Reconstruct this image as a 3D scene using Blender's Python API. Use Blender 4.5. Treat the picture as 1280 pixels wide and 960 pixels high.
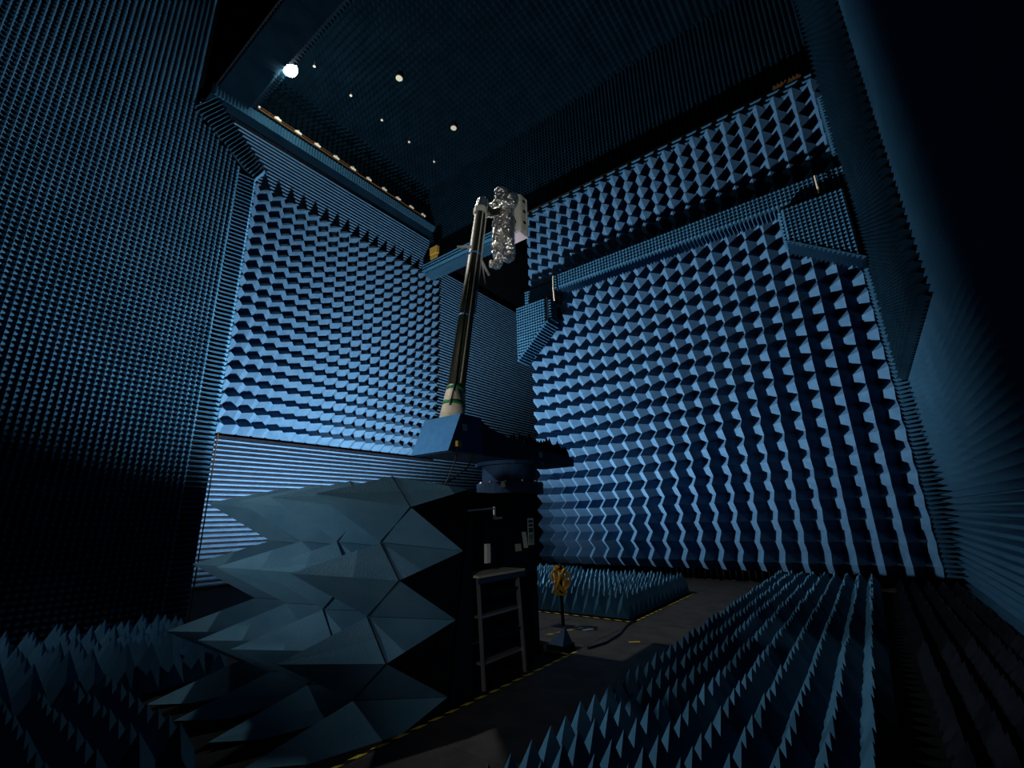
import bpy, bmesh, math, random
from mathutils import Vector, Matrix, noise
random.seed(7)
for o in list(bpy.data.objects): bpy.data.objects.remove(o)
S = bpy.context.scene
COL = S.collection
R = math.radians

# ------------------------------------------------------------------ camera
CAM_H = 2.2
F_PX, PITCH, ROLL, YAW = 572.0, R(16.4), R(1.5), R(36.7)
fw = Vector((-math.sin(YAW)*math.cos(PITCH), math.cos(YAW)*math.cos(PITCH), math.sin(PITCH)))
r0 = Vector((math.cos(YAW), math.sin(YAW), 0)); u0 = r0.cross(fw)
rt = r0*math.cos(ROLL) - u0*math.sin(ROLL); up = u0*math.cos(ROLL) + r0*math.sin(ROLL)
cam = bpy.data.cameras.new('camera'); cam.sensor_width = 36; cam.lens = F_PX/1280*36
cam.clip_start = .05; cam.clip_end = 200
co = bpy.data.objects.new('camera', cam); COL.objects.link(co)
m = Matrix((rt, up, -fw)).transposed().to_4x4(); m.translation = (0, 0, CAM_H)
co.matrix_world = m
S.camera = co
CAM = Vector((0, 0, CAM_H))
def depth(p): return (Vector(p)-CAM).dot(fw)
def px(p):
    d = Vector(p)-CAM; z = d.dot(fw)
    if z < .1: return (-9999, -9999)
    return (640+F_PX*d.dot(rt)/z, 480-F_PX*d.dot(up)/z)

# ------------------------------------------------------------------ world, lights, exposure
w = bpy.data.worlds.new('dark_hall'); S.world = w; w.use_nodes = True
w.node_tree.nodes['Background'].inputs[0].default_value = (.02, .05, .10, 1)
w.node_tree.nodes['Background'].inputs[1].default_value = .002
S.view_settings.view_transform = 'Standard'; S.view_settings.look = 'None'
S.view_settings.gamma = 1; S.view_settings.use_curve_mapping = False
S.view_settings.exposure = -0.28
def spot(name, loc, target, watts, angle, blend, radius, color=(1, .97, .92)):
    l = bpy.data.lights.new(name, 'SPOT'); l.energy = watts; l.spot_size = R(angle); l.spot_blend = blend
    l.shadow_soft_size = radius; l.color = color
    o = bpy.data.objects.new(name, l); COL.objects.link(o); o.location = loc
    o.rotation_euler = (Vector(target)-Vector(loc)).to_track_quat('-Z', 'Y').to_euler()
    return o
def area(name, loc, target, watts, size, color=(1, .97, .92)):
    l = bpy.data.lights.new(name, 'AREA'); l.shape = 'DISK'; l.size = size; l.energy = watts; l.color = color
    o = bpy.data.objects.new(name, l); COL.objects.link(o); o.location = loc
    o.rotation_euler = (Vector(target)-Vector(loc)).to_track_quat('-Z', 'Y').to_euler()
    return o
LAMP = Vector((-13.2, 10.1, .75))
lt = bpy.data.lights.new('flood_lamp_light', 'POINT'); lt.energy = 25000; lt.shadow_soft_size = .25; lt.color = (1, .97, .92)
lo_ = bpy.data.objects.new('flood_lamp_light', lt); COL.objects.link(lo_); lo_.location = LAMP      # in the floor lamp behind the screen
spot('work_lamp_light', (-5.2, -1.9, 2.2), (-6.4, 4.0, 3.1), 1100, 60, 1.0, .25)  # work lamp left of the camera
spot('aisle_fill_light', (-11.0, -1.0, 7.0), (-1.7, 6.8, 0), 3300, 34, 1.0, .15)  # added unseen spot at the left, brightens walkway and right spike bed
spot('bed_fill_light', (-11.0, -1.0, 7.0), (-10.4, 2.2, 0), 800, 46, 1.0, .15)  # second added spot at the same point, brightens the left spike bed
spot('ladder_fill_light', (-1.0, -1.0, 3.2), (-4.3, 5.6, .9), 300, 34, 1.0, .1)  # weak spot added by the camera, brightens ladder, papers and tape
spot('beam_lamp_light', (-16.4, 6.75, 20.85), (-4.5, 8.5, 0), 8000, 52, .9, .25, (1, .97, .86))  # the lit lamp under the beam
spot('mast_fill_light', (-.8, .6, 3.4), (-5.1, 6.75, 8.3), 1200, 19, 1.0, .1)  # narrow unseen spot, added to brighten the suit
spot('wall_fill_light', (-8.4, 9.4, .8), (-13.1, 2.2, 8.8), 12500, 52, 1.0, .15)  # hidden spot without a fixture, added to brighten the near left wall

# ------------------------------------------------------------------ materials
def mat(name, c1, c2=None, rough=.85, metal=0, scale=6, bump=0, bscale=60, spec=.2, emit=None, estr=0, detail=4):
    m = bpy.data.materials.new(name); m.use_nodes = True
    nt = m.node_tree; b = nt.nodes['Principled BSDF']
    b.inputs['Roughness'].default_value = rough; b.inputs['Metallic'].default_value = metal
    b.inputs['Specular IOR Level'].default_value = spec
    if c2 is None: b.inputs['Base Color'].default_value = (*c1, 1)
    else:
        tc = nt.nodes.new('ShaderNodeNewGeometry')
        n = nt.nodes.new('ShaderNodeTexNoise'); n.inputs['Scale'].default_value = scale; n.inputs['Detail'].default_value = detail
        nt.links.new(tc.outputs['Position'], n.inputs['Vector'])
        r = nt.nodes.new('ShaderNodeValToRGB'); r.color_ramp.elements[0].color = (*c1, 1); r.color_ramp.elements[1].color = (*c2, 1)
        r.color_ramp.elements[0].position = .35; r.color_ramp.elements[1].position = .65
        nt.links.new(n.outputs['Fac'], r.inputs['Fac']); nt.links.new(r.outputs['Color'], b.inputs['Base Color'])
    if bump:
        tc = nt.nodes.new('ShaderNodeNewGeometry')
        n = nt.nodes.new('ShaderNodeTexNoise'); n.inputs['Scale'].default_value = bscale; n.inputs['Detail'].default_value = 3
        nt.links.new(tc.outputs['Position'], n.inputs['Vector'])
        bp = nt.nodes.new('ShaderNodeBump'); bp.inputs['Strength'].default_value = bump; bp.inputs['Distance'].default_value = .02
        nt.links.new(n.outputs['Fac'], bp.inputs['Height']); nt.links.new(bp.outputs['Normal'], b.inputs['Normal'])
    if emit:
        b.inputs['Emission Color'].default_value = (*emit, 1); b.inputs['Emission Strength'].default_value = estr
    return m
M = dict(
 foam=mat('blue_foam', (.025, .070, .140), (.034, .087, .165), rough=.95, scale=3, bump=.15, bscale=25, spec=.03),
 foam_small=mat('blue_foam_small', (.014, .056, .110), (.020, .070, .135), rough=.95, scale=1.2, spec=.03),
 foam_shaded=mat('shaded_blue_foam', (.0008, .006, .0135), (.0016, .009, .019), rough=.95, scale=1.2, spec=.03),  # blue foam darkened: shade of the upper room put into its colour
 shroud=mat('shroud_foam', (.050, .135, .215), (.070, .165, .25), rough=.9, scale=2.2, bump=.12, bscale=45, spec=.03),
 spike=mat('floor_foam', (.022, .075, .14), (.030, .095, .17), rough=.95, scale=3, spec=.03),
 black=mat('black_foam', (.003, .0045, .008), (.005, .007, .012), rough=.95, scale=5, spec=.03),
 dark=mat('dark_panel', (.005, .008, .014), rough=.7, spec=.03),
 deck=mat('walkway_deck', (.022, .021, .022), (.042, .039, .039), rough=.75, scale=2.5, bump=.1, bscale=30, detail=8),
 floor=mat('dark_floor', (.003, .0035, .005), (.006, .0065, .008), rough=.85, scale=3, spec=.03),
 yellow=mat('yellow_tape', (.55, .42, .04), (.45, .33, .03), rough=.6, scale=30),
 tapeblack=mat('black_tape', (.008, .008, .008), rough=.6),
 paint=mat('blue_machine_paint', (.018, .10, .24), (.024, .12, .28), rough=.8, scale=8, spec=.1),
 navy=mat('navy_machine_paint', (.010, .035, .085), rough=.7, spec=.15),
 alu=mat('aluminium', (.42, .40, .41), rough=.35, metal=.8),
 foil=mat('crumpled_foil', (.85, .85, .82), (.70, .68, .63), rough=.24, metal=.95, scale=18, bump=1.0, bscale=30),
 pack=mat('grey_pack', (.33, .35, .31), (.42, .43, .38), rough=.55, scale=12),
 packlight=mat('pale_lilac_plate', (.62, .56, .66), rough=.5),
 carbon=mat('carbon_tube', (.012, .018, .010), (.028, .030, .016), rough=.5, scale=30, spec=.2),
 cream=mat('cream_glassfibre', (.50, .46, .36), (.42, .38, .30), rough=.6, scale=14),
 green=mat('green_band', (.015, .14, .05), rough=.5),
 bluetape=mat('blue_tape', (.03, .16, .42), rough=.5),
 white=mat('white_plastic', (.62, .62, .60), rough=.5),
 paper=mat('paper', (.58, .60, .58), rough=.8),
 ink=mat('dark_print', (.03, .045, .05), rough=.8),
 greenprint=mat('green_print', (.10, .22, .15), rough=.8),
 redprint=mat('red_print', (.45, .06, .08), rough=.7),
 brass=mat('brass', (.55, .36, .07), rough=.4, metal=.6),
 copper=mat('copper_strip', (.12, .065, .03), rough=.5, metal=.5),
 hose=mat('yellow_hose', (.55, .33, .03), (.40, .20, .02), rough=.5, scale=40),
 rubber=mat('black_rubber', (.008, .008, .009), rough=.5),
 lampglass=mat('lamp_glass', (.55, .54, .45), rough=.4),
 glow=mat('lamp_glow', (.9, .9, .8), emit=(1, .96, .72), estr=300),
)

# ------------------------------------------------------------------ builders
def tag(o, label=None, cat=None, group=None, kind=None):
    if label: o['label'] = label
    if cat: o['category'] = cat
    if group: o['group'] = group
    if kind: o['kind'] = kind
    return o
def link(name, me, material=None, parent=None):
    o = bpy.data.objects.new(name, me); COL.objects.link(o)
    if material is not None and me is not None and not me.materials: me.materials.append(material)
    if parent: o.parent = parent
    return o
def mesh(name, vs, fs, material, parent=None, smooth=False):
    me = bpy.data.meshes.new(name); me.from_pydata([tuple(v) for v in vs], [], fs); me.update()
    if smooth: me.polygons.foreach_set('use_smooth', [True]*len(me.polygons))
    return link(name, me, material, parent)
def empty(name, loc, label, cat, group=None, rz=0):
    o = bpy.data.objects.new(name, None); COL.objects.link(o); o.location = loc; o.rotation_euler = (0, 0, rz)
    o.empty_display_size = .1
    return tag(o, label, cat, group)
class MB:
    """collects shapes, then links them as one mesh object"""
    def __init__(s): s.v = []; s.f = []
    def add(s, vs, fs):
        n = len(s.v); s.v += [Vector(v) for v in vs]; s.f += [[i+n for i in f] for f in fs]; return s
    def box(s, lo, hi):
        (a, b, c), (d, e, f) = lo, hi
        return s.add([(a, b, c), (d, b, c), (d, e, c), (a, e, c), (a, b, f), (d, b, f), (d, e, f), (a, e, f)],
                     [(0, 3, 2, 1), (4, 5, 6, 7), (0, 1, 5, 4), (1, 2, 6, 5), (2, 3, 7, 6), (3, 0, 4, 7)])
    def bar(s, p, q, a, b, hint=(0, 0, 1)):
        p, q = Vector(p), Vector(q); d = (q-p).normalized(); x = d.cross(Vector(hint))
        if x.length < 1e-4: x = d.cross(Vector((1, 0, 0)))
        x.normalize(); y = x.cross(d).normalized()
        vs = [e+x*i*a/2+y*j*b/2 for e in (p, q) for i, j in ((-1, -1), (1, -1), (1, 1), (-1, 1))]
        return s.add(vs, [(3, 2, 1, 0), (4, 5, 6, 7), (0, 1, 5, 4), (1, 2, 6, 5), (2, 3, 7, 6), (3, 0, 4, 7)])
    def tube(s, pts, rad, n=10, cap=True):
        pts = [Vector(p) for p in pts]; rad = rad if isinstance(rad, (list, tuple)) else [rad]*len(pts)
        base = len(s.v); x = None
        for i, p in enumerate(pts):
            d = (pts[min(i+1, len(pts)-1)]-pts[max(i-1, 0)]).normalized()
            if x is None:
                x = d.cross(Vector((0, 0, 1)))
                if x.length < 1e-3: x = d.cross(Vector((1, 0, 0)))
            x = (x-d*x.dot(d)).normalized(); y = d.cross(x)
            for k in range(n):
                a = 2*math.pi*k/n; s.v.append(p+(x*math.cos(a)+y*math.sin(a))*rad[i])
        for i in range(len(pts)-1):
            for k in range(n):
                a, b = base+i*n+k, base+i*n+(k+1) % n; s.f.append([a, b, b+n, a+n])
        if cap:
            s.f.append([base+k for k in range(n)][::-1]); s.f.append([base+(len(pts)-1)*n+k for k in range(n)])
        return s
    def prism(s, poly, dvec):
        d = Vector(dvec); n = len(poly); vs = [Vector(p) for p in poly]; vs += [v+d for v in vs]
        return s.add(vs, [list(range(n))[::-1], list(range(n, 2*n))]+[[i, (i+1) % n, n+(i+1) % n, n+i] for i in range(n)])
    def build(s, name, material, parent=None, smooth=False):
        off, q = Vector((0, 0, 0)), parent
        while q is not None: off, q = off+q.location, q.parent
        bm = bmesh.new(); vv = [bm.verts.new(v-off) for v in s.v]
        for f in s.f:
            try: bm.faces.new([vv[i] for i in f])
            except ValueError: pass
        bmesh.ops.recalc_face_normals(bm, faces=bm.faces)
        me = bpy.data.meshes.new(name); bm.to_mesh(me); bm.free()
        if smooth:
            me.polygons.foreach_set('use_smooth', [True]*len(me.polygons))
        return link(name, me, material, parent)
def structure(o): o['kind'] = 'structure'; return o

# absorber pyramid set at 45 degrees: ridges run to the middles of the cell sides (half height), faces fall to its corners
UV = [(0, 0, 1), (.5, 0, .5), (0, .5, .5), (-.5, 0, .5), (0, -.5, .5), (.5, .5, 0), (-.5, .5, 0), (-.5, -.5, 0), (.5, -.5, 0)]
UF = [(0, 1, 5, 2), (0, 2, 6, 3), (0, 3, 7, 4), (0, 4, 8, 1)]
USIDE = [(1, 8, 5), (2, 5, 6), (3, 6, 7), (4, 7, 8), (8, 7, 6, 5)]
PYR_CACHE = {}
def pyr_mesh(material):
    if material.name not in PYR_CACHE:
        me = bpy.data.meshes.new('pyramid'); me.from_pydata(UV, [], UF+USIDE); me.update(); me.materials.append(material)
        PYR_CACHE[material.name] = me
    return PYR_CACHE[material.name]
def field(parent, origin, u, v, n, pu, pv, h, nu, nv, material, parts=300, name='pyramid', keep=None, jitter=0, lean=0):
    """nu x nv pyramids; origin = corner of the first cell on the base plane; the ones that show largest become parts, the rest one part"""
    u, v, n, o0 = Vector(u), Vector(v), Vector(n), Vector(origin)
    if u.cross(v).dot(n) < 0: flip = True
    else: flip = False
    cells = []
    for i in range(nu):
        for j in range(nv):
            c = o0+u*pu*(i+.5)+v*pv*(j+.5)
            if keep and not keep(c): continue
            cells.append(c)
    def size(c):
        x, y = px(c+n*h)
        if not (-40 < x < 1320 and -40 < y < 1000): return -1/max(.1, (c-CAM).length)
        return 1/(c-CAM).length
    cells.sort(key=size, reverse=True)
    pl = parent.location if parent is not None else Vector((0, 0, 0))
    me = pyr_mesh(material)
    def frame(c):
        nn, hh = n, h
        if jitter or lean:
            hh = h*(1+random.uniform(-jitter, jitter)); nn = (n+u*random.uniform(-lean, lean)+v*random.uniform(-lean, lean))
        return Matrix(((u.x*pu, v.x*pv, nn.x*hh, c.x-pl.x), (u.y*pu, v.y*pv, nn.y*hh, c.y-pl.y), (u.z*pu, v.z*pv, nn.z*hh, c.z-pl.z), (0, 0, 0, 1)))
    k = 0
    for c in cells[:parts]:
        if size(c) < 0: break
        o = bpy.data.objects.new(name, me); COL.objects.link(o); o.parent = parent
        o.matrix_local = frame(c); k += 1
    vs, fs = [], []
    for c in cells[k:]:
        f = frame(c); b = len(vs)
        vs += [f @ Vector(p) for p in UV]
        fs += [tuple(b+i for i in (q[::-1] if flip else q)) for q in UF]
    if vs:
        o = mesh(name+'_field', vs, fs, material, parent); o['kind'] = 'stuff'
def wedges(parent, origin, along, length, step, pitch, n, h, count, material, name='wedge_panel', taper=0, fill=1.0):
    """long ridges: origin on the base plane, running along `along`, repeated along `step`"""
    a, s, n, o0 = Vector(along)*length, Vector(step), Vector(n)*h, Vector(origin)
    pl = parent.location if parent is not None else Vector((0, 0, 0))
    t = Vector(along)*taper
    vs, fs = [], []
    for i in range(count):
        p = o0+s*pitch*i-pl; b = len(vs)
        w = s*pitch*fill
        vs += [p, p+w, p+w/2+n+t, p+a, p+a+w, p+a+w/2+n-t]
        fs += [(b, b+3, b+5, b+2), (b+1, b+2, b+5, b+4), (b, b+2, b+1), (b+3, b+4, b+5)]
    me = bpy.data.meshes.new(name); me.from_pydata([tuple(q) for q in vs], [], fs); me.update()
    bm = bmesh.new(); bm.from_mesh(me); bmesh.ops.recalc_face_normals(bm, faces=bm.faces); bm.to_mesh(me); bm.free()
    o = link(name, me, material, parent); o['kind'] = 'stuff'
    return o
X, Y, Z = Vector((1, 0, 0)), Vector((0, 1, 0)), Vector((0, 0, 1))

# ------------------------------------------------------------------ the setting
floor = structure(MB().box((-26, -9, -.3), (8, 33, 0)).build('floor', M['floor']))
AX = -20.55          # base plane of the recessed wall
# recessed wall with the large pyramids
wall_left = structure(MB().box((AX-.4, -2, 0), (AX, 33, 25)).build('wall_left', M['black']))
field(wall_left, (AX, 6.30, 5.82), Y, Z, X, .609, .589, .85, 21, 20, M['foam'])
wedges(wall_left, (AX+.3, 6.0, .1), Y, 13.1, Z, .192, X, .075, 29, M['foam'], fill=.52)
wedges(wall_left, (AX+.3, 19.15, .1), Y, 13, Z, .192, X, .075, 96, M['foam'], fill=.52)
wedges(wall_left, (AX+.3, 4.6, 17.65), Y, 14.5, Z, .192, X, .075, 14, M['foam'], fill=.52)
structure(MB().box((AX, 4.5, .05), (AX+.3, 32, 5.7)).box((AX, 19.12, 5.7), (AX+.3, 32, 18.6)).box((AX, 4.5, 17.6), (AX+.3, 19.12, 20.5)).build('wall_panel', M['black'], wall_left))
field(wall_left, (AX, 5.0, 21.2), Y, Z, X, .3, .3, .35, 44, 11, M['foam_shaded'], parts=0)
# wall with the large pyramids facing the camera
BY = 17.95
wall_back = structure(MB().box((-11.9, BY, 0), (9, BY+.5, 18)).build('wall_back', M['black']))
field(wall_back, (-11.83, BY, .36), X, Z, -Y, .607, .622, .85, 22, 20, M['foam'])
field(wall_back, (-11.83, BY, 13.35), X, Z, -Y, .607, .622, .85, 22, 7, M['foam'], parts=100)
wedges(wall_back, (-11.9, BY-.05, .02), Z, .34, X, .2, -Y, .20, 66, M['black'])
wall_upper = structure(MB().box((-21, 18.45, 17.7), (9, 18.9, 25)).build('wall_upper', M['black']))
field(wall_upper, (-20.5, 18.45, 18.3), X, Z, -Y, .2, .2, .24, 112, 31, M['foam_shaded'], parts=0)
# near left wall with the small pyramids
CX = -13.15
wall_near = structure(MB().box((CX-.9, -9, 0), (CX, 3.0, 25)).box((CX-.9, 3.0, 0), (CX, 4.75, 12.3)).prism([(CX, 2.9, 12.3), (CX, 4.75, 12.3), (CX, 3.0, 13.6)], (-.9, 0, 0)).build('wall_near', M['black']))
field(wall_near, (CX, -3.5, .1), Y, Z, X, .125, .125, .17, 62, 176, M['foam_small'], keep=lambda c: c.y < 2.9 or (c.y < 4.1 and c.z < 12.3) or (c.z < 13.55 and c.y < 2.85+(13.5-c.z)/1.3*1.8))
# edge trim: flat lying spikes that point away from the opening
for (y0, z0, z1) in ((4.72, .1, 12.4),):
    vs, fs = [], []
    k = int((z1-z0)/.125)
    for i in range(k):
        z = z0+i*.125; b = len(vs)
        vs += [(CX, y0, z), (CX, y0, z+.125), (CX+.12, y0, z+.0625), (CX+.02, y0-.68, z+.0625)]
        fs += [(b, b+2, b+3), (b+1, b+3, b+2), (b, b+1, b+2)]
    o = mesh('edge_spikes', vs, fs, M['foam_small'], wall_near); o['kind'] = 'stuff'
# sloping corner piece at the top of the opening
cm = MB().prism([(CX+.02, 4.72, 12.3), (CX+.02, 4.95, 12.75), (CX+.02, 3.3, 14.35), (CX+.02, 2.85, 13.6)], (-.85, 0, 0))
cp = cm.build('corner_panel', M['foam_small'], wall_near)
vs, fs = [], []
a0, a1 = Vector((CX+.02, 2.85, 13.6)), Vector((CX+.02, 4.72, 12.3)); b0, b1 = Vector((CX+.02, 3.3, 14.35)), Vector((CX+.02, 4.95, 12.75))
for i in range(22):
    p, q = a0.lerp(a1, i/22), a0.lerp(a1, (i+1)/22); r_, s_ = b0.lerp(b1, i/22), b0.lerp(b1, (i+1)/22); b = len(vs)
    vs += [p, q, r_, s_, (p+q)/2+X*.12, (r_+s_)/2+X*.12]
    fs += [(b, b+4, b+5, b+2), (b+1, b+3, b+5, b+4), (b, b+1, b+4), (b+2, b+5, b+3)]
o = mesh('corner_wedges', vs, fs, M['foam_small'], wall_near); o['kind'] = 'stuff'
vs, fs = [], []
for i in range(12):
    p, q = b0.lerp(b1, i/12), b0.lerp(b1, (i+1)/12); b = len(vs); t = (p+q)/2+Vector((0, .22, .22))
    vs += [p+X*.02, q+X*.02, q-X*.3, p-X*.3, t-X*.12]; fs += [(b, b+1, b+4), (b+1, b+2, b+4), (b+2, b+3, b+4), (b+3, b, b+4)]
o = mesh('corner_teeth', vs, fs, M['foam'], wall_near); o['kind'] = 'stuff'
MB().bar((CX+.03, 4.80, .02), (CX+.03, 4.80, 4.55), .02, .03).build('copper_strip', M['copper'], wall_near)
# right wall
DX = 1.85
wall_right = structure(MB().box((DX, -9, 0), (DX+.4, 18, 25)).build('wall_right', M['black']))
wedges(wall_right, (DX, -6, .05), Y, 23.6, Z, .16, -X, .30, 150, M['foam_small'])
wr = MB().box((1.62, 10.4, 5.75), (DX, 17.3, 24)).build('overhang_block', M['black'], wall_right)
field(wr, (1.62, 10.4, 5.75), Y, Z, -X, .23, .23, .30, 30, 79, M['foam_shaded'], parts=0)
# trim where the right wall meets the back wall
vs, fs = [], []
for i in range(128):
    z = .4+i*.125; b = len(vs)
    vs += [(1.30, BY-.75, z), (1.30, BY-.75, z+.125), (1.22, BY-.95, z+.0625), (1.75, BY-1.0, z+.0625), (1.80, BY-.6, z+.0625)]
    fs += [(b, b+2, b+3), (b+1, b+3, b+2), (b, b+1, b+2), (b, b+3, b+4), (b+1, b+4, b+3)]
o = mesh('corner_spikes', vs, fs, M['foam_small'], wall_right); o['kind'] = 'stuff'
# ceiling
ceiling = structure(MB().box((-21, -9, 24.6), (9, 19, 25)).build('ceiling', M['black']))
field(ceiling, (-20.4, 6.5, 24.6), X, Y, -Z, .3, .3, .4, 74, 40, M['foam_shaded'], parts=0)
# lintel beam across the recess
trim_1 = structure(MB().box((-20.5, 4.9, 21.1), (1.6, 6.45, 24.7)).build('trim_1', M['black']))
wedges(trim_1, (-20.4, 5.0, 21.1), Y, 1.35, X, .2, -Z, .22, 108, M['foam_shaded'])
wedges(trim_1, (-20.4, 6.45, 21.1), Z, 3.2, X, .2, Y, .2, 108, M['foam_shaded'])
# cornice on the recessed wall
trim_2 = structure(MB().box((AX, 4.8, 20.55), (AX+.85, 18.4, 21.15)).build('trim_2', M['foam_shaded']))
wedges(trim_2, (AX+.85, 4.9, 20.58), Z, .5, Y, .15, X, .06, 90, M['foam_small'])
# ledge across the back wall
trim_3 = structure(MB().box((-9.9, 16.75, 12.45), (1.45, BY, 13.1)).build('trim_3', M['black']))
field(trim_3, (-9.9, 16.75, 12.43), X, Z, -Y, .14, .14, .16, 81, 5, M['foam_small'], parts=0)
wedges(trim_3, (-9.9, 16.70, 12.45), Y, .6, X, .14, -Z, .16, 81, M['foam_small'])
trim_4 = structure(MB().box((-11.9, 17.3, 12.5), (-9.9, BY, 13.3)).build('trim_4', M['black']))
field(trim_4, (-11.9, 17.3, 12.5), X, Z, -Y, .14, .14, .15, 14, 5, M['foam_small'], parts=0)
# upper cornice with the crane rail
trim_5 = structure(MB().box((-19.9, 17.55, 17.35), (1.4, 18.45, 17.95)).build('trim_5', M['foam_shaded']))
wedges(trim_5, (-19.9, 17.55, 17.36), X, 21.2, Z, .19, -Y, .15, 3, M['foam_small'])
wedges(trim_5, (-19.9, 17.6, 17.35), Y, .8, X, .15, -Z, .2, 142, M['foam_small'])

# brackets below the ledge ends
def bracket(name, x_in, x_out, yf, yb, zt, z_in, z_out):
    o = MB().prism([(x_in, yf+.12, zt), (x_in, yf+.12, z_in), (x_out, yf+.12, z_out), (x_out, yf+.12, zt)], (0, yb-yf-.12, 0)).build(name, M['black']); structure(o)
    lo, hi = min(x_in, x_out), max(x_in, x_out)
    def ok(c):
        t = (c.x-x_in)/(x_out-x_in); return c.z > z_in+(z_out-z_in)*t+.03
    p = .135
    field(o, (lo, yf+.12, z_out), X, Z, -Y, p, p, .14, int((hi-lo)/p), int((zt-z_out)/p), M['foam_small'], parts=0, keep=ok, name='front_pyramid')
    # inner side
    d = X if x_in > x_out else -X
    field(o, (x_in, yf+.1, z_in), Y, Z, d, p, p, .14, int((yb-yf-.1)/p), int((zt-z_in)/p), M['foam_small'], parts=0, name='side_pyramid')
    # sloping underside with wedges
    a, b = Vector((x_in, yf, z_in)), Vector((x_out, yf, z_out)); L = (b-a).length; s = (b-a)/L
    nrm = Vector((-s.z, 0, s.x)); nrm = nrm if nrm.z < 0 else -nrm
    wedges(o, a, Y, yb-yf, s, L/17, nrm, .14, 17, M['foam_small'], name='under_wedges')
    return o
bracket('trim_6', -10.0, -11.75, 16.2, 17.1, 11.95, 10.75, 9.2)
bracket('trim_7', -.52, 1.35, 16.2, 17.1, 12.2, 10.85, 9.5)

# ------------------------------------------------------------------ walkway deck: separate panels with open joints
walk = structure(MB().box((-4.43, 1.0, 0), (-2.86, 17.6, .012)).box((-9.6, 14.75, 0), (-4.43, 17.6, .012)).box((-2.86, 16.9, 0), (1.6, 17.6, .012)).box((-7.2, 7.8, 0), (-4.43, 10.0, .012)).build('floor_walkway', M['tapeblack']))
def panel(x0, x1, y0, y1):
    g = .008; b = .01
    MB().prism([(x0+g, y0+g, .012), (x1-g, y0+g, .012), (x1-g, y1-g, .012), (x0+g, y1-g, .012)], (0, 0, .02)).build('deck_panel', M['deck'], walk)
ys = [1.0, 2.35, 3.9, 5.45, 7.0, 8.55, 10.1, 11.65, 13.2, 14.75]
for a, b in zip(ys, ys[1:]): panel(-4.43, -2.86, a, b)
for a, b in zip((-9.6, -7.9, -6.15, -4.43), (-7.9, -6.15, -4.43, -2.86)):
    panel(a, b, 14.75, 16.2); panel(a, b, 16.2, 17.6)
for a, b in zip((-2.86, -1.3, .2), (-1.3, .2, 1.6)): panel(a, b, 16.95, 17.6)
panel(-7.2, -5.8, 7.8, 10.0); panel(-5.8, -4.43, 7.8, 10.0)

# hazard tape runs
def tape(p, q, label, wdt=.05, dash=.13, z=.033):
    p, q = Vector((*p, z)), Vector((*q, z)); L = (q-p).length; d = (q-p)/L; s = d.cross(Z)*wdt/2
    o = empty('hazard_tape', ((p+q)/2), label, 'tape', 'yellow and black floor tapes')
    MB().prism([p-s, q-s, q+s, p+s], (0, 0, .002)).build('black_strip', M['tapeblack'], o)
    n = int(L/(dash*2)); sk = d*.04; base = None
    for i in range(n):
        a = p+d*(i*2*dash+.03)+Z*.002; c = a+d*dash
        if base is None:
            vs = [-s-sk, d*dash-s-sk, d*dash+s+sk, s+sk]; vs = vs+[v+Z*.002 for v in vs]
            base = bpy.data.meshes.new('yellow_dash')
            base.from_pydata([tuple(v) for v in vs], [], [(0, 3, 2, 1), (4, 5, 6, 7), (0, 1, 5, 4), (1, 2, 6, 5), (2, 3, 7, 6), (3, 0, 4, 7)]); base.materials.append(M['yellow'])
        e = link('yellow_dash', base, None, o); e.location = a-o.location
    return o
tape((-4.40, 1.6), (-4.40, 7.66), 'hazard tape along the walkway edge under the ladder')
tape((-4.40, 7.30), (-4.75, 7.32), 'short hazard tape across the corner behind the ladder foot')
tape((-5.45, 8.2), (-5.12, 9.2), 'short slanting hazard tape beside the fallen paper')
tape((-4.46, 10.08), (-7.6, 10.08), 'hazard tape along the near edge of the far spike bed')
tape((-4.46, 10.25), (-4.46, 14.65), 'hazard tape on the walkway side of the far spike bed')
tape((-7.95, 13.2), (-7.95, 15.6), 'hazard tape between the two far spike beds')
tape((-2.84, 2.2), (-2.84, 16.8), 'hazard tape half hidden behind the right bed of blue spikes')
tape((-9.4, 17.64), (1.5, 17.64), 'hazard tape along the foot of the large pyramid wall')
tape((-.4, 16.9), (1.2, 16.9), 'hazard tape at the far end of the black spike bed')

# ------------------------------------------------------------------ spike beds on the floor
def bed(name, x0, y0, nx, ny, p, h, material, label, parts=300, jitter=.05, lean=.05, keep=None):
    o = empty(name, (x0+nx*p/2, y0+ny*p/2, 0), label, 'absorber bed', 'spike beds on the floor')
    MB().box((x0, y0, .002), (x0+nx*p, y0+ny*p, .05)).build('base_slab', M['black'], o)
    field(o, (x0, y0, .05), X, Y, Z, p, p, h, nx, ny, material, parts=parts, name='spike', jitter=jitter, lean=lean, keep=keep)
    return o
bed('spike_bed', -2.66, 2.3, 9, 53, .275, .47, M['spike'], 'long bed of blue foam spikes right of the walkway')
bed('spike_bed', .12, 3.2, 5, 48, .275, .40, M['black'], 'black foam spike bed along the right wall', parts=200)
bed('spike_bed', -7.75, 10.2, 11, 15, .285, .55, M['spike'], 'bed of tall blue spikes in the fork of the walkway')
bed('spike_bed', -11.4, 12.6, 11, 9, .285, .55, M['spike'], 'farthest small bed of blue spikes behind the yellow hose', parts=120)
bed('spike_bed', -11.2, .2, 10, 12, .29, .62, M['spike'], 'bed of pale leaning spikes in the lower left corner', lean=.12, jitter=.15)
bed('spike_bed', -7.75, .4, 9, 6, .29, .50, M['spike'], 'bed of dark spikes under the large foam pyramids')

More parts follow.
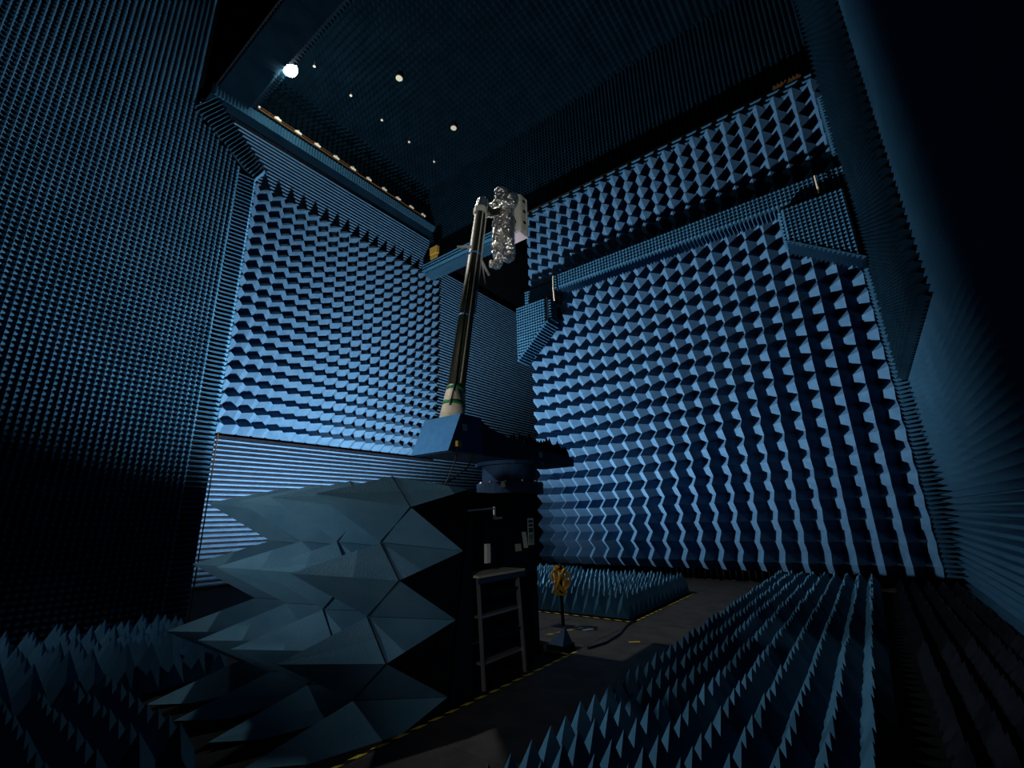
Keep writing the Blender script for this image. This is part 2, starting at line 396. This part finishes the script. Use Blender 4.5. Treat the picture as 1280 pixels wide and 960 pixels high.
# ------------------------------------------------------------------ big pyramid screen in front of the positioner
scr = empty('pyramid_screen', (-6.4, 4.9, 0), 'screen of giant blue-grey foam pyramids in front of the turntable column', 'foam screen')
PW, PH, HL = .93, .83, 2.05
tilt = R(9)
vdir = Vector((0, math.sin(tilt), math.cos(tilt))); ndir = Vector((0, -math.cos(tilt), math.sin(tilt)))
org = Vector((-4.49-4*PW, 4.50, -.27))
for i in range(4):
    for j in range(4):
        c = org+X*PW*(i+.5)+vdir*PH*(j+.0)+Vector((0, 0, .02))
        T = c+ndir*HL; a, b = X*PW/2, vdir*PH/2
        SU, SD, SL, SR = c+b+ndir*HL/2, c-b+ndir*HL/2, c-a+ndir*HL/2, c+a+ndir*HL/2
        V = [c+a+b, c-a+b, c-a-b, c+a-b]
        jit = Vector((random.uniform(-.03, .03), random.uniform(-.06, .06), random.uniform(-.015, .015)))
        T = T+jit
        if j == 0:
            vs = [T, SR, SU, SL, V[0], V[1], c+a, c-a]
            fs = [(0, 1, 4, 2), (0, 2, 5, 3), (0, 3, 7, 6, 1), (1, 6, 4), (3, 5, 7), (2, 4, 5), (6, 7, 5, 4)]
        else:
            vs = [T, SR, SU, SL, SD]+V
            fs = [(0, 1, 5, 2), (0, 2, 6, 3), (0, 3, 7, 4), (0, 4, 8, 1), (1, 8, 5), (2, 5, 6), (3, 6, 7), (4, 7, 8), (8, 7, 6, 5)]
        # narrow joint between neighbours
        g = c+ndir*HL*.3
        vs = [g+(v-g)*.994 for v in vs]
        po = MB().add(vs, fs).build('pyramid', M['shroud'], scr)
        if i >= 2 and j > 0:
            e = Vector((.004, -.003, 0))
            for p, q in ((SR, SU), (SR, SD)):
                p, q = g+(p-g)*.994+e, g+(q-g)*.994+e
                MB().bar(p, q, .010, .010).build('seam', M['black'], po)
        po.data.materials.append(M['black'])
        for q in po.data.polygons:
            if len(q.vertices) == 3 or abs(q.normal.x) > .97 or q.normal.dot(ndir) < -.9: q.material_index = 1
top = org+vdir*PH*3.5
MB().prism([(-8.25, 4.52, 0.0), (-8.25, 5.04, top.z-.02), (-8.25, 5.10, top.z-.02), (-8.25, 5.10, 0)], (3.68, 0, 0)).build('back_frame', M['dark'], scr)
MB().bar((-4.53, 4.9, 2.32), (-4.53, 5.55, 2.36), .02, .02).bar((-4.53, 5.55, 2.38), (-4.53, 5.55, 2.20), .03, .03).bar((-4.53, 5.55, 2.21), (-4.53, 5.72, 2.22), .03, .03).build('support_arm', M['alu'], scr)

# ------------------------------------------------------------------ positioner: column, turntable, arm
PX, PY = -5.1, 6.7
pos = empty('turntable_column', (PX, PY, 0), 'black turntable column with a blue swing arm behind the step ladder', 'positioner')
def disc(cx, cy, z0, z1, r, n=32, r2=None):
    b = MB(); r2 = r2 or r
    lo = [(cx+r*math.cos(2*math.pi*k/n), cy+r*math.sin(2*math.pi*k/n), z0) for k in range(n)]
    hi = [(cx+r2*math.cos(2*math.pi*k/n), cy+r2*math.sin(2*math.pi*k/n), z1) for k in range(n)]
    b.add(lo+hi, [list(range(n))[::-1], list(range(n, 2*n))]+[[k, (k+1) % n, n+(k+1) % n, n+k] for k in range(n)])
    return b
MB().box((PX-.7, PY-1.56, 0), (PX+.10, PY+.62, 2.62)).build('column', M['dark'], pos)
MB().box((PX-.8, PY-1.15, 0), (PX+.14, PY+.66, .12)).build('base_plate', M['dark'], pos)
disc(PX, PY, 2.62, 2.80, .60).build('flange', M['navy'], pos)
disc(PX, PY, 2.80, 3.10, .50).build('slip_ring', M['navy'], pos)
disc(PX, PY, 3.10, 3.16, .62).build('upper_flange', M['navy'], pos)
for k in range(12):
    a = 2*math.pi*k/12; disc(PX+.55*math.cos(a), PY+.55*math.sin(a), 2.80, 2.83, .022, 8).build('bolt', M['alu'], pos)
disc(PX+.33, PY-.62, 2.70, 2.80, .05, 12, .03).build('beacon', M['white'], pos)
# swing arm along Y
yl, yr = 4.72, 8.4
arm = MB()
arm.prism([(PX-.38, yl+.10, 3.16), (PX-.38, yr, 3.20), (PX-.38, yr, 3.36), (PX-.38, 6.45, 3.50), (PX-.38, 5.75, 3.62), (PX-.38, 5.52, 3.70), (PX-.38, yl+.30, 3.72)], (.76, 0, 0))
arm.build('swing_arm', M['navy'], pos)
MB().prism([(PX-.40, yl, 3.17), (PX-.40, yl+.78, 3.17), (PX-.40, yl+.74, 3.76), (PX-.40, yl+.26, 3.76)], (.80, 0, 0)).build('mast_socket', M['paint'], pos)
MB().box((PX+.402, yl+.30, 3.50), (PX+.408, yl+.40, 3.60)).build('rating_plate', M['white'], pos)
MB().box((PX+.382, 7.10, 3.28), (PX+.390, 7.22, 3.38)).build('notice', M['paper'], pos)
c1 = MB().tube([(PX+.42, yl+.20, 3.30), (PX+.46, yl+.08, 3.0), (PX+.40, yl+.0, 2.75), (PX+.3, yl-.05, 2.6)], .012, 6).build('cable', M['rubber'], pos)
MB().tube([(PX+.42, yl+.55, 3.2), (PX+.40, yl+.42, 2.95), (PX+.30, yl+.2, 2.78), (PX+.2, yl-.1, 2.62)], .012, 6).build('cable', M['rubber'], pos)
MB().box((PX+.41, yl+.14, 3.24), (PX+.46, yl+.22, 3.32)).build('plug', M['brass'], pos)
# black spikes on the far half of the arm
for i in range(5):
    for k in range(15):
        c = Vector((PX-.28+.14*i, 6.85+.10*k, 3.44-.06*k*.10))
        o = bpy.data.objects.new('arm_spike', pyr_mesh(M['black'])); COL.objects.link(o); o.parent = pos
        o.matrix_local = Matrix.Translation(c-pos.location) @ Matrix.Diagonal((.14, .10, random.uniform(.20, .34), 1))

# mast
mb0, mt0 = Vector((PX, 5.22, 3.86)), Vector((PX, 5.98, 8.36))
mdir = (mt0-mb0).normalized()
mast = empty('mast', mb0, 'tall dark carbon mast leaning from the swing arm up to the silver suit', 'mast')
def mp(t): return mb0+(mt0-mb0)*t
MB().tube([mp(.075), mp(.98)], [.150, .105], 24).build('tube', M['carbon'], mast, True)
MB().tube([mp(-.02), mp(.085)], [.205, .165], 24).build('sleeve', M['cream'], mast, True)
MB().tube([mp(.082), mp(.10)], [.168, .160], 24).build('green_band', M['green'], mast, True)
MB().tube([mp(.024), mp(.040)], [.196, .188], 24).build('green_band', M['green'], mast, True)
MB().tube([mp(.395), mp(.403)], [.142, .141], 24).build('blue_band', M['bluetape'], mast, True)
MB().tube([mp(.700), mp(.708)], [.128, .127], 24).build('blue_band', M['bluetape'], mast, True)
side = Vector((.9, -.35, 0)).normalized()
for off, t0, t1 in ((side*.152, .11, .96), (Vector((.75, .65, 0)).normalized()*.15, .42, .95)):
    MB().tube([mp(t0)+off, mp((t0+t1)/2)+off*.93, mp(t1)+off*.84], .012, 6).build('cable', M['pack'], mast)
MB().tube([mp(.02)+Vector((.1, -.19, 0)), mp(.12)+Vector((.1, -.13, 0)), mp(.3)+Vector((.08, -.12, 0)), mp(.6)+Vector((.07, -.11, 0))], .012, 6).build('cable', M['rubber'], mast)
MB().tube([mp(.93), mp(.955)], [.14, .14], 16).build('clamp', M['pack'], mast)
MB().tube([mp(.955), mp(1.0)+Vector((0, .03, .02)), mp(1.0)+Vector((0, .12, .09))], [.13, .12, .07], 14).build('head_joint', M['foil'], mast)
MB().bar(mp(1.0)+Vector((0, 0, -.05)), mp(1.0)+Vector((0, .26, -.10)), .10, .16).build('cross_arm', M['tapeblack'], mast)
MB().bar(mp(.735)+Vector((.0, -.12, 0)), mp(.715)+Vector((-.05, -.42, -.06)), .03, .05).build('side_rod', M['white'], mast)
MB().bar(mp(.70)+Vector((.05, .1, 0)), mp(.64)+Vector((.05, .42, 0)), .03, .04).build('side_rod', M['white'], mast)
MB().bar(mp(.655)+Vector((.05, .12, .55)), mp(.64)+Vector((.05, .30, -.25)), .02, .02).build('side_rod', M['white'], mast)

# ------------------------------------------------------------------ the silver suit on the mast
SB = Vector((PX, 6.66, 7.22))
suit = empty('foil_suit', SB, 'silver foil wrapped test mannequin with a boxy backpack hanging at the mast top', 'mannequin')
def skin(name, chain, edges, material, parent, sub=2, crumple=.0, root=0):
    me = bpy.data.meshes.new(name); me.from_pydata([tuple(c[:3]) for c in chain], edges, []); 
    o = bpy.data.objects.new(name, me); COL.objects.link(o)
    sk = o.modifiers.new('skin', 'SKIN'); sk.use_smooth_shade = True
    ss = o.modifiers.new('sub', 'SUBSURF'); ss.levels = sub; ss.render_levels = sub
    for i, c in enumerate(chain):
        d = me.skin_vertices[0].data[i]; d.radius = (c[3], c[4] if len(c) > 4 else c[3]); d.use_root = (i == root)
    dg = bpy.context.evaluated_depsgraph_get(); ev = o.evaluated_get(dg)
    nm = bpy.data.meshes.new_from_object(ev); bpy.data.objects.remove(o)
    if crumple:
        for v in nm.vertices:
            q = v.co*7.0; k = noise.noise(q)+.6*noise.noise(q*2.3)+.4*abs(noise.noise(q*5))
            v.co += v.normal*k*crumple+Vector((noise.noise(v.co*19), noise.noise(v.co*23+X), noise.noise(v.co*21+Y)))*crumple*.9
    nm.materials.clear(); nm.name = name
    return link(name, nm, material, parent)
# forward = -Y (towards image left), local coordinates relative to SB
ch = [(0, .02, 1.00, .185, .16),        # pelvis 0
      (0, .04, 1.22, .20, .175), (0, .05, 1.45, .225, .19), (0, .03, 1.60, .17, .15),   # belly, chest, shoulders 3
      (0, -.01, 1.70, .10), (0, -.04, 1.78, .155, .16), (0, -.02, 1.86, .14, .145),   # neck, head, crown 6
      (.13, .02, .90, .13), (.14, -.02, .50, .115), (.14, .03, .16, .10), (.14, -.02, .07, .085), (.15, -.22, .03, .065),   # leg 7-11
      (-.13, .02, .90, .13), (-.14, -.01, .50, .115), (-.14, .04, .16, .10), (-.14, -.04, .05, .085), (-.15, -.24, .01, .065), # leg 12-16
      (.25, .02, 1.55, .10), (.30, -.05, 1.30, .085), (.22, -.28, 1.28, .072), (.20, -.36, 1.30, .06),   # arm 17-20
      (-.25, .02, 1.55, .10), (-.30, -.06, 1.33, .085), (-.20, -.30, 1.40, .072), (-.16, -.38, 1.43, .06)]  # arm 21-24
ed = [(0, 1), (1, 2), (2, 3), (3, 4), (4, 5), (5, 6), (0, 7), (7, 8), (8, 9), (9, 10), (10, 11), (0, 12), (12, 13), (13, 14), (14, 15), (15, 16),
      (3, 17), (17, 18), (18, 19), (19, 20), (3, 21), (21, 22), (22, 23), (23, 24)]
ch = [(c[0]*1.1, c[1], c[2])+tuple(r*1.12 for r in c[3:]) for c in ch]
body = skin('body', ch, ed, M['foil'], suit, 3, .018)
body.data.polygons.foreach_set('use_smooth', [False]*len(body.data.polygons))
for s, base in ((1, Vector((.20, -.37, 1.30))), (-1, Vector((-.16, -.39, 1.43)))):
    hc = [(base.x, base.y+.04, base.z, .035, .05), (base.x, base.y-.04, base.z, .03, .05)]; he = [(0, 1)]
    for k in range(4):
        b = len(hc); zz = base.z+.036-.024*k; L = (.05, .058, .054, .042)[k]
        hc += [(base.x, base.y-.075, zz, .011), (base.x-s*.012, base.y-.075-L*.6, zz-.006, .010), (base.x-s*.035, base.y-.075-L, zz-.012, .009)]
        he += [(1, b), (b, b+1), (b+1, b+2)]
    b = len(hc); hc += [(base.x-s*.02, base.y-.01, base.z+.05, .012), (base.x-s*.04, base.y-.05, base.z+.07, .010)]; he += [(0, b), (b, b+1)]
    skin('glove', hc, he, M['foil'], suit, 1)
def rbox(name, lo, hi, bev, material, parent, seg=2):
    bm = bmesh.new(); bmesh.ops.create_cube(bm, size=1)
    lo, hi = Vector(lo), Vector(hi)
    for v in bm.verts: v.co = Vector([lo[i]+(v.co[i]+.5)*(hi[i]-lo[i]) for i in range(3)])
    bmesh.ops.bevel(bm, geom=bm.edges[:], offset=bev, segments=seg, profile=.5, affect='EDGES')
    me = bpy.data.meshes.new(name); bm.to_mesh(me); bm.free()
    return link(name, me, material, parent)
pk = rbox('backpack', (-.27, .30, .93), (.27, .60, 1.86), .05, M['pack'], suit)
rbox('base_plate', (-.25, .28, .86), (.25, .585, .925), .01, M['packlight'], pk, 1)
for z in (1.12, 1.40, 1.66):
    rbox('side_clip', (.266, .38, z), (.290, .46, z+.06), .008, M['dark'], pk, 1)
rbox('side_rib', (.262, .50, 1.0), (.285, .545, 1.80), .008, M['pack'], pk, 1)
MB().tube([SB+Vector((.1, .2, 1.6)), SB+Vector((.12, .26, 1.66)), SB+Vector((.1, .34, 1.6))], .03, 8).build('strap', M['dark'], suit)
MB().tube([SB+Vector((.16+.06*math.cos(a), .03+.26*math.sin(a)*.0-.16*math.cos(a)*0+.2*math.sin(a), 1.10)) for a in [i*.6 for i in range(6)]], .02, 6).build('belt', M['dark'], suit)
MB().bar(mp(1.0)+Vector((0, .27, -.10)), SB+Vector((0, .0, 1.34)), .09, .12).build('harness', M['tapeblack'], suit)

# ------------------------------------------------------------------ step ladder
lad = empty('step_ladder', (-4.75, 5.65, 0), 'aluminium platform step ladder standing by the black column', 'ladder')
PZ = 1.42
for y in (5.20, 6.12):
    MB().bar((-4.46, y, .04), (-4.56, y, PZ), .025, .05, (1, 0, 0)).build('front_stile', M['alu'], lad)
for y in (5.16, 6.30):
    MB().bar((-4.60 if y > 6 else -4.9, y+.03, .04), (-4.66 if y > 6 else -4.85, y-.08 if y > 6 else y+.05, PZ-.02), .03, .05, (1, 0, 0)).build('rear_leg', M['alu'], lad)
for i, z in enumerate((.34, .62, .90, 1.17)):
    MB().box((-4.60-.02*i, 5.21, z), (-4.49-.015*i, 6.11, z+.03)).build('step', M['dark'] if i % 2 else M['alu'], lad)
MB().box((-4.94, 5.15, PZ), (-4.50, 6.25, PZ+.03)).build('platform', M['cream'], lad)
MB().box((-4.515, 5.15, PZ-.075), (-4.49, 6.25, PZ-.003)).build('platform_lip', M['navy'], lad)
for y in (5.20, 6.12, 6.30):
    MB().box((-4.50 if y < 6.2 else -4.64, y-.04, .002), (-4.41 if y < 6.2 else -4.56, y+.04, .06)).build('foot', M['rubber'], lad)
MB().box((-4.63, 6.275, .30), (-4.57, 6.325, .42)).build('red_mark', M['redprint'], lad)
MB().bar((-4.88, 5.2, .5), (-4.62, 6.25, .62), .02, .03).build('brace', M['alu'], lad)

# ------------------------------------------------------------------ things hung on the column
fx = PX+.104
def sheet(y0, y1, z0, z1, label, material, x=fx, tilt=0):
    o = empty('notice_sheet', (x, (y0+y1)/2, z0), label, 'notice', 'papers on the black column')
    a = math.tan(R(tilt))*(z1-z0)
    MB().prism([(x, y0, z0), (x, y1, z0), (x, y1-a, z1), (x, y0-a, z1)], (.006, 0, 0)).build('sheet', material, o)
    return o
s1 = sheet(7.06, 7.24, 1.74, 2.20, 'tall printed label strip on the right of the black column', M['paper'])
for z0, z1, mm in ((2.12, 2.17, 'ink'), (2.055, 2.10, 'ink'), (1.95, 2.035, 'ink'), (1.83, 1.93, 'greenprint'), (1.805, 1.82, 'ink'), (1.775, 1.79, 'ink'), (1.75, 1.76, 'redprint')):
    w0 = (.045 if z1-z0 == .045 else .02)
    MB().box((fx+.006, 7.06+w0, z0), (fx+.009, 7.24-w0, z1)).build('print_block', M[mm], s1)
sheet(6.93, 7.05, 1.70, 1.97, 'white curled paper hanging beside the printed label strip', M['paper'], tilt=12)
sheet(6.68, 6.85, 1.66, 1.78, 'small beige card taped low on the black column', M['cream'], tilt=8)
rem = empty('hand_control', (-4.52, 5.36, 1.60), 'white hand control hanging on a cord above the ladder', 'remote')
MB().box((-4.55, 5.33, 1.60), (-4.50, 5.41, 1.86)).build('case', M['white'], rem)
for k in range(3): MB().box((-4.505, 5.415, 1.64+.07*k), (-4.49, 5.425, 1.67+.07*k)).build('button', M['ink'], rem)
MB().tube([(-4.525, 5.37, 1.86), (-4.53, 5.40, 1.98), (-4.60, 5.48, 2.06), (-4.66, 5.49, 2.1)], .006, 6).build('cord', M['rubber'], rem)

# hose coil hung on the rear of the column
hs = empty('hose_coil', (-5.55, 9.0, .85), 'coiled yellow hose hanging behind the ladder near the spikes', 'hose')
HC = Vector((-5.55, 9.0, .98))
for k in range(7):
    rr = .17+.02*random.random(); ox = random.uniform(-.05, .05)
    pts = [HC+Vector((ox*2+.05*math.sin(3*a+k), 1.0*rr*math.sin(a)+.05*math.sin(k*2.1), 1.3*rr*math.cos(a)-.02*k)) for a in [2*math.pi*i/20 for i in range(21)]]
    MB().tube(pts, .020, 6).build('loop', M['hose'], hs)
MB().bar((-5.55, 9.0, 1.22), (-5.55, 9.0, 0.012), .05, .05).build('stand', M['dark'], hs)
MB().box((-5.75, 8.85, 0.012), (-5.35, 9.15, .04)).build('stand_foot', M['dark'], hs)

# blue toolbox shape on the floor behind the ladder
tb = empty('blue_wedge', (-4.75, 7.6, 0), 'small dark blue foam wedge on the floor behind the ladder', 'foam wedge')
MB().add([(-4.92, 7.45, .10), (-4.60, 7.42, .10), (-4.58, 7.72, .10), (-4.90, 7.75, .10), (-4.66, 7.62, .36)], [(0, 1, 4), (1, 2, 4), (2, 3, 4), (3, 0, 4), (3, 2, 1, 0)]).build('pyramid', M['navy'], tb)
MB().box((-4.93, 7.41, .013), (-4.57, 7.76, .10)).build('base', M['dark'], tb)
# scraps on the walkway
def scrap(x, y, w_, d_, rz, material, label, cat='paper'):
    o = MB().prism([(-w_/2, -d_/2, 0), (w_/2, -d_/2, 0), (w_/2, d_/2, 0), (-w_/2, d_/2, 0)], (0, 0, .003)).build('paper_scrap', material)
    o.location = (x, y, .033); o.rotation_euler = (0, 0, R(rz)); tag(o, label, cat, 'scraps on the walkway')
scrap(-4.98, 9.0, .22, .10, 60, M['paper'], 'white paper lying beside the slanting tape')
scrap(-3.82, 8.58, .20, .06, 35, M['yellow'], 'yellow tape scrap in the middle of the walkway', 'tape')
scrap(-3.05, 12.1, .32, .08, 30, M['paper'], 'pale scrap far along the walkway')
cable = tag(MB().tube([(-4.3, 7.75, .045), (-4.2, 8.2, .045), (-4.25, 8.9, .045), (-4.42, 9.6, .045), (-4.50, 10.05, .045)], .03, 6).build('floor_joint_strip', M['rubber']), 'black joint strip running across the walkway toward the far spike bed', 'cable')  # raised black strip in place of a dark panel joint

# ------------------------------------------------------------------ rails, fixtures and lamps
rail = empty('crane_rail', (AX+1.0, 11.5, 21.2), 'thin pale rail along the cornice of the recessed wall', 'rail')
MB().bar((AX+.95, 6.2, 21.22), (AX+.95, 17.2, 21.22), .05, .05).bar((AX+.95, 6.2, 21.36), (AX+.95, 12.2, 21.36), .03, .03).build('bar', M['copper'], rail)
for i, y in enumerate([6.6, 7.6, 8.65, 9.7, 10.8, 11.85, 12.9, 14.0, 15.05, 16.1, 17.1]):
    f = MB().box((AX+.88, y-.16, 21.25), (AX+1.02, y+.16, 21.34)).build('fixture', M['white'], rail)
    MB().box((AX+.9, y-.05, 21.34), (AX+1.0, y+.05, 21.42)).build('clip', M['white'], f)
br = empty('rail_bar', (-8, 17.5, 17.95), 'long copper coloured rail above the upper pyramid row of the back wall', 'rail')
MB().bar((-12.8, 17.5, 17.98), (.0, 17.5, 17.98), .04, .05).build('bar', M['copper'], br)
MB().bar((.05, 17.5, 18.02), (1.0, 17.5, 18.02), .10, .14).build('end_carriage', M['copper'], br)
for k in range(7): MB().box((.08+.13*k, 17.44, 18.09), (.14+.13*k, 17.56, 18.16)).build('tooth', M['copper'], br)
for (x, z0, z1, lab) in ((-9.75, 11.75, 13.0, 'pale rod beside the left end of the ledge'), (.62, 12.1, 13.0, 'pale rod at the right end of the ledge')):
    MB().tube([(x, 16.5, z0), (x, 16.45, (z0+z1)/2), (x, 16.5, z1)], .035, 8).build('hanger_rod', M['cream'], trim_3)
gb = empty('brass_connector', (-18.9, 17.4, 17.6), 'small brass coloured connector on the cornice left of the mast', 'connector')
MB().box((-19.15, 17.35, 18.25), (-18.5, 17.55, 18.75)).build('block', M['brass'], gb)
for k in range(4): MB().box((-19.1+.16*k, 17.37, 17.95), (-19.02+.16*k, 17.5, 18.25)).build('pin', M['brass'], gb)

def ceiling_lamp(x, y, r, label):
    o = empty('ceiling_lamp', (x, y, 24.1), label, 'lamp', 'ceiling lamps')
    disc(x, y, 24.12, 24.6, r*1.25, 20, r*1.1).build('housing', M['dark'], o)
    disc(x, y, 24.08, 24.12, r, 20).build('glass', M['lampglass'], o)
    return o
ceiling_lamp(-15.15, 11.3, .17, 'unlit round ceiling lamp, upper left of the two')
ceiling_lamp(-15.15, 15.3, .17, 'unlit round ceiling lamp, nearer the silver suit')
lp = empty('lit_lamp', (-16.5, 6.6, 21.2), 'glowing round flood lamp under the beam at upper left', 'lamp')
bm = bmesh.new(); bmesh.ops.create_uvsphere(bm, u_segments=20, v_segments=12, radius=.30)
me = bpy.data.meshes.new('bulb'); bm.to_mesh(me); bm.free(); link('bulb', me, M['glow'], lp)
disc(-16.5, 6.6, 21.45, 21.6, .2, 20, .12).build('cap', M['dark'], lp)
MB().bar((-16.5, 6.6, 21.6), (-16.5, 6.5, 24.0), .05, .05).build('stem', M['dark'], lp)
for i, y in enumerate((8.25, 10.33, 12.34, 14.33, 16.37)):
    o = empty('sprinkler', (-17.9, y, 24.0), 'small pale ceiling sprinkler, %s in its row from the lit lamp' % ('first', 'second', 'third', 'fourth', 'fifth and last')[i], 'sprinkler', 'ceiling sprinklers')
    MB().tube([(-17.9, y, 24.6), (-17.9, y, 24.05)], .02, 6).build('pipe', M['alu'], o)
    disc(-17.9, y, 24.02, 24.06, .07, 10).build('rose', M['white'], o)

# unseen box added round the flood light; its flags keep light off some walls
fl = empty('flood_blocker', (LAMP.x, LAMP.y, 0), 'unseen black box with added light-blocking flags behind the foam screen', 'lamp')
lx_, ly_, lz_ = LAMP
MB().box((lx_-.8, ly_-.8, .0), (lx_+.8, ly_+.8, .35)).build('housing', M['tapeblack'], fl)
for nm, lo, hi in (('light_flag', (lx_-.83, ly_-.83, .0), (lx_+.83, ly_-.80, lz_+.55)), ('light_flag', (lx_-.83, ly_-.8, .0), (lx_-.80, ly_+.8, lz_+.10)),
                   ('light_flag', (lx_-.83, ly_+.80, .0), (lx_+.35, ly_+.83, lz_+.42)), ('light_flag', (lx_+.80, ly_-.8, .0), (lx_+.83, ly_+.10, lz_+.9)),
                   ('light_flag', (lx_+.80, ly_+.10, .0), (lx_+.83, ly_+.8, lz_+.06)), ('light_flag', (lx_+.35, ly_+.80, .0), (lx_+.83, ly_+.83, lz_+.08))):
    MB().box(lo, hi).build(nm, M['tapeblack'], fl)
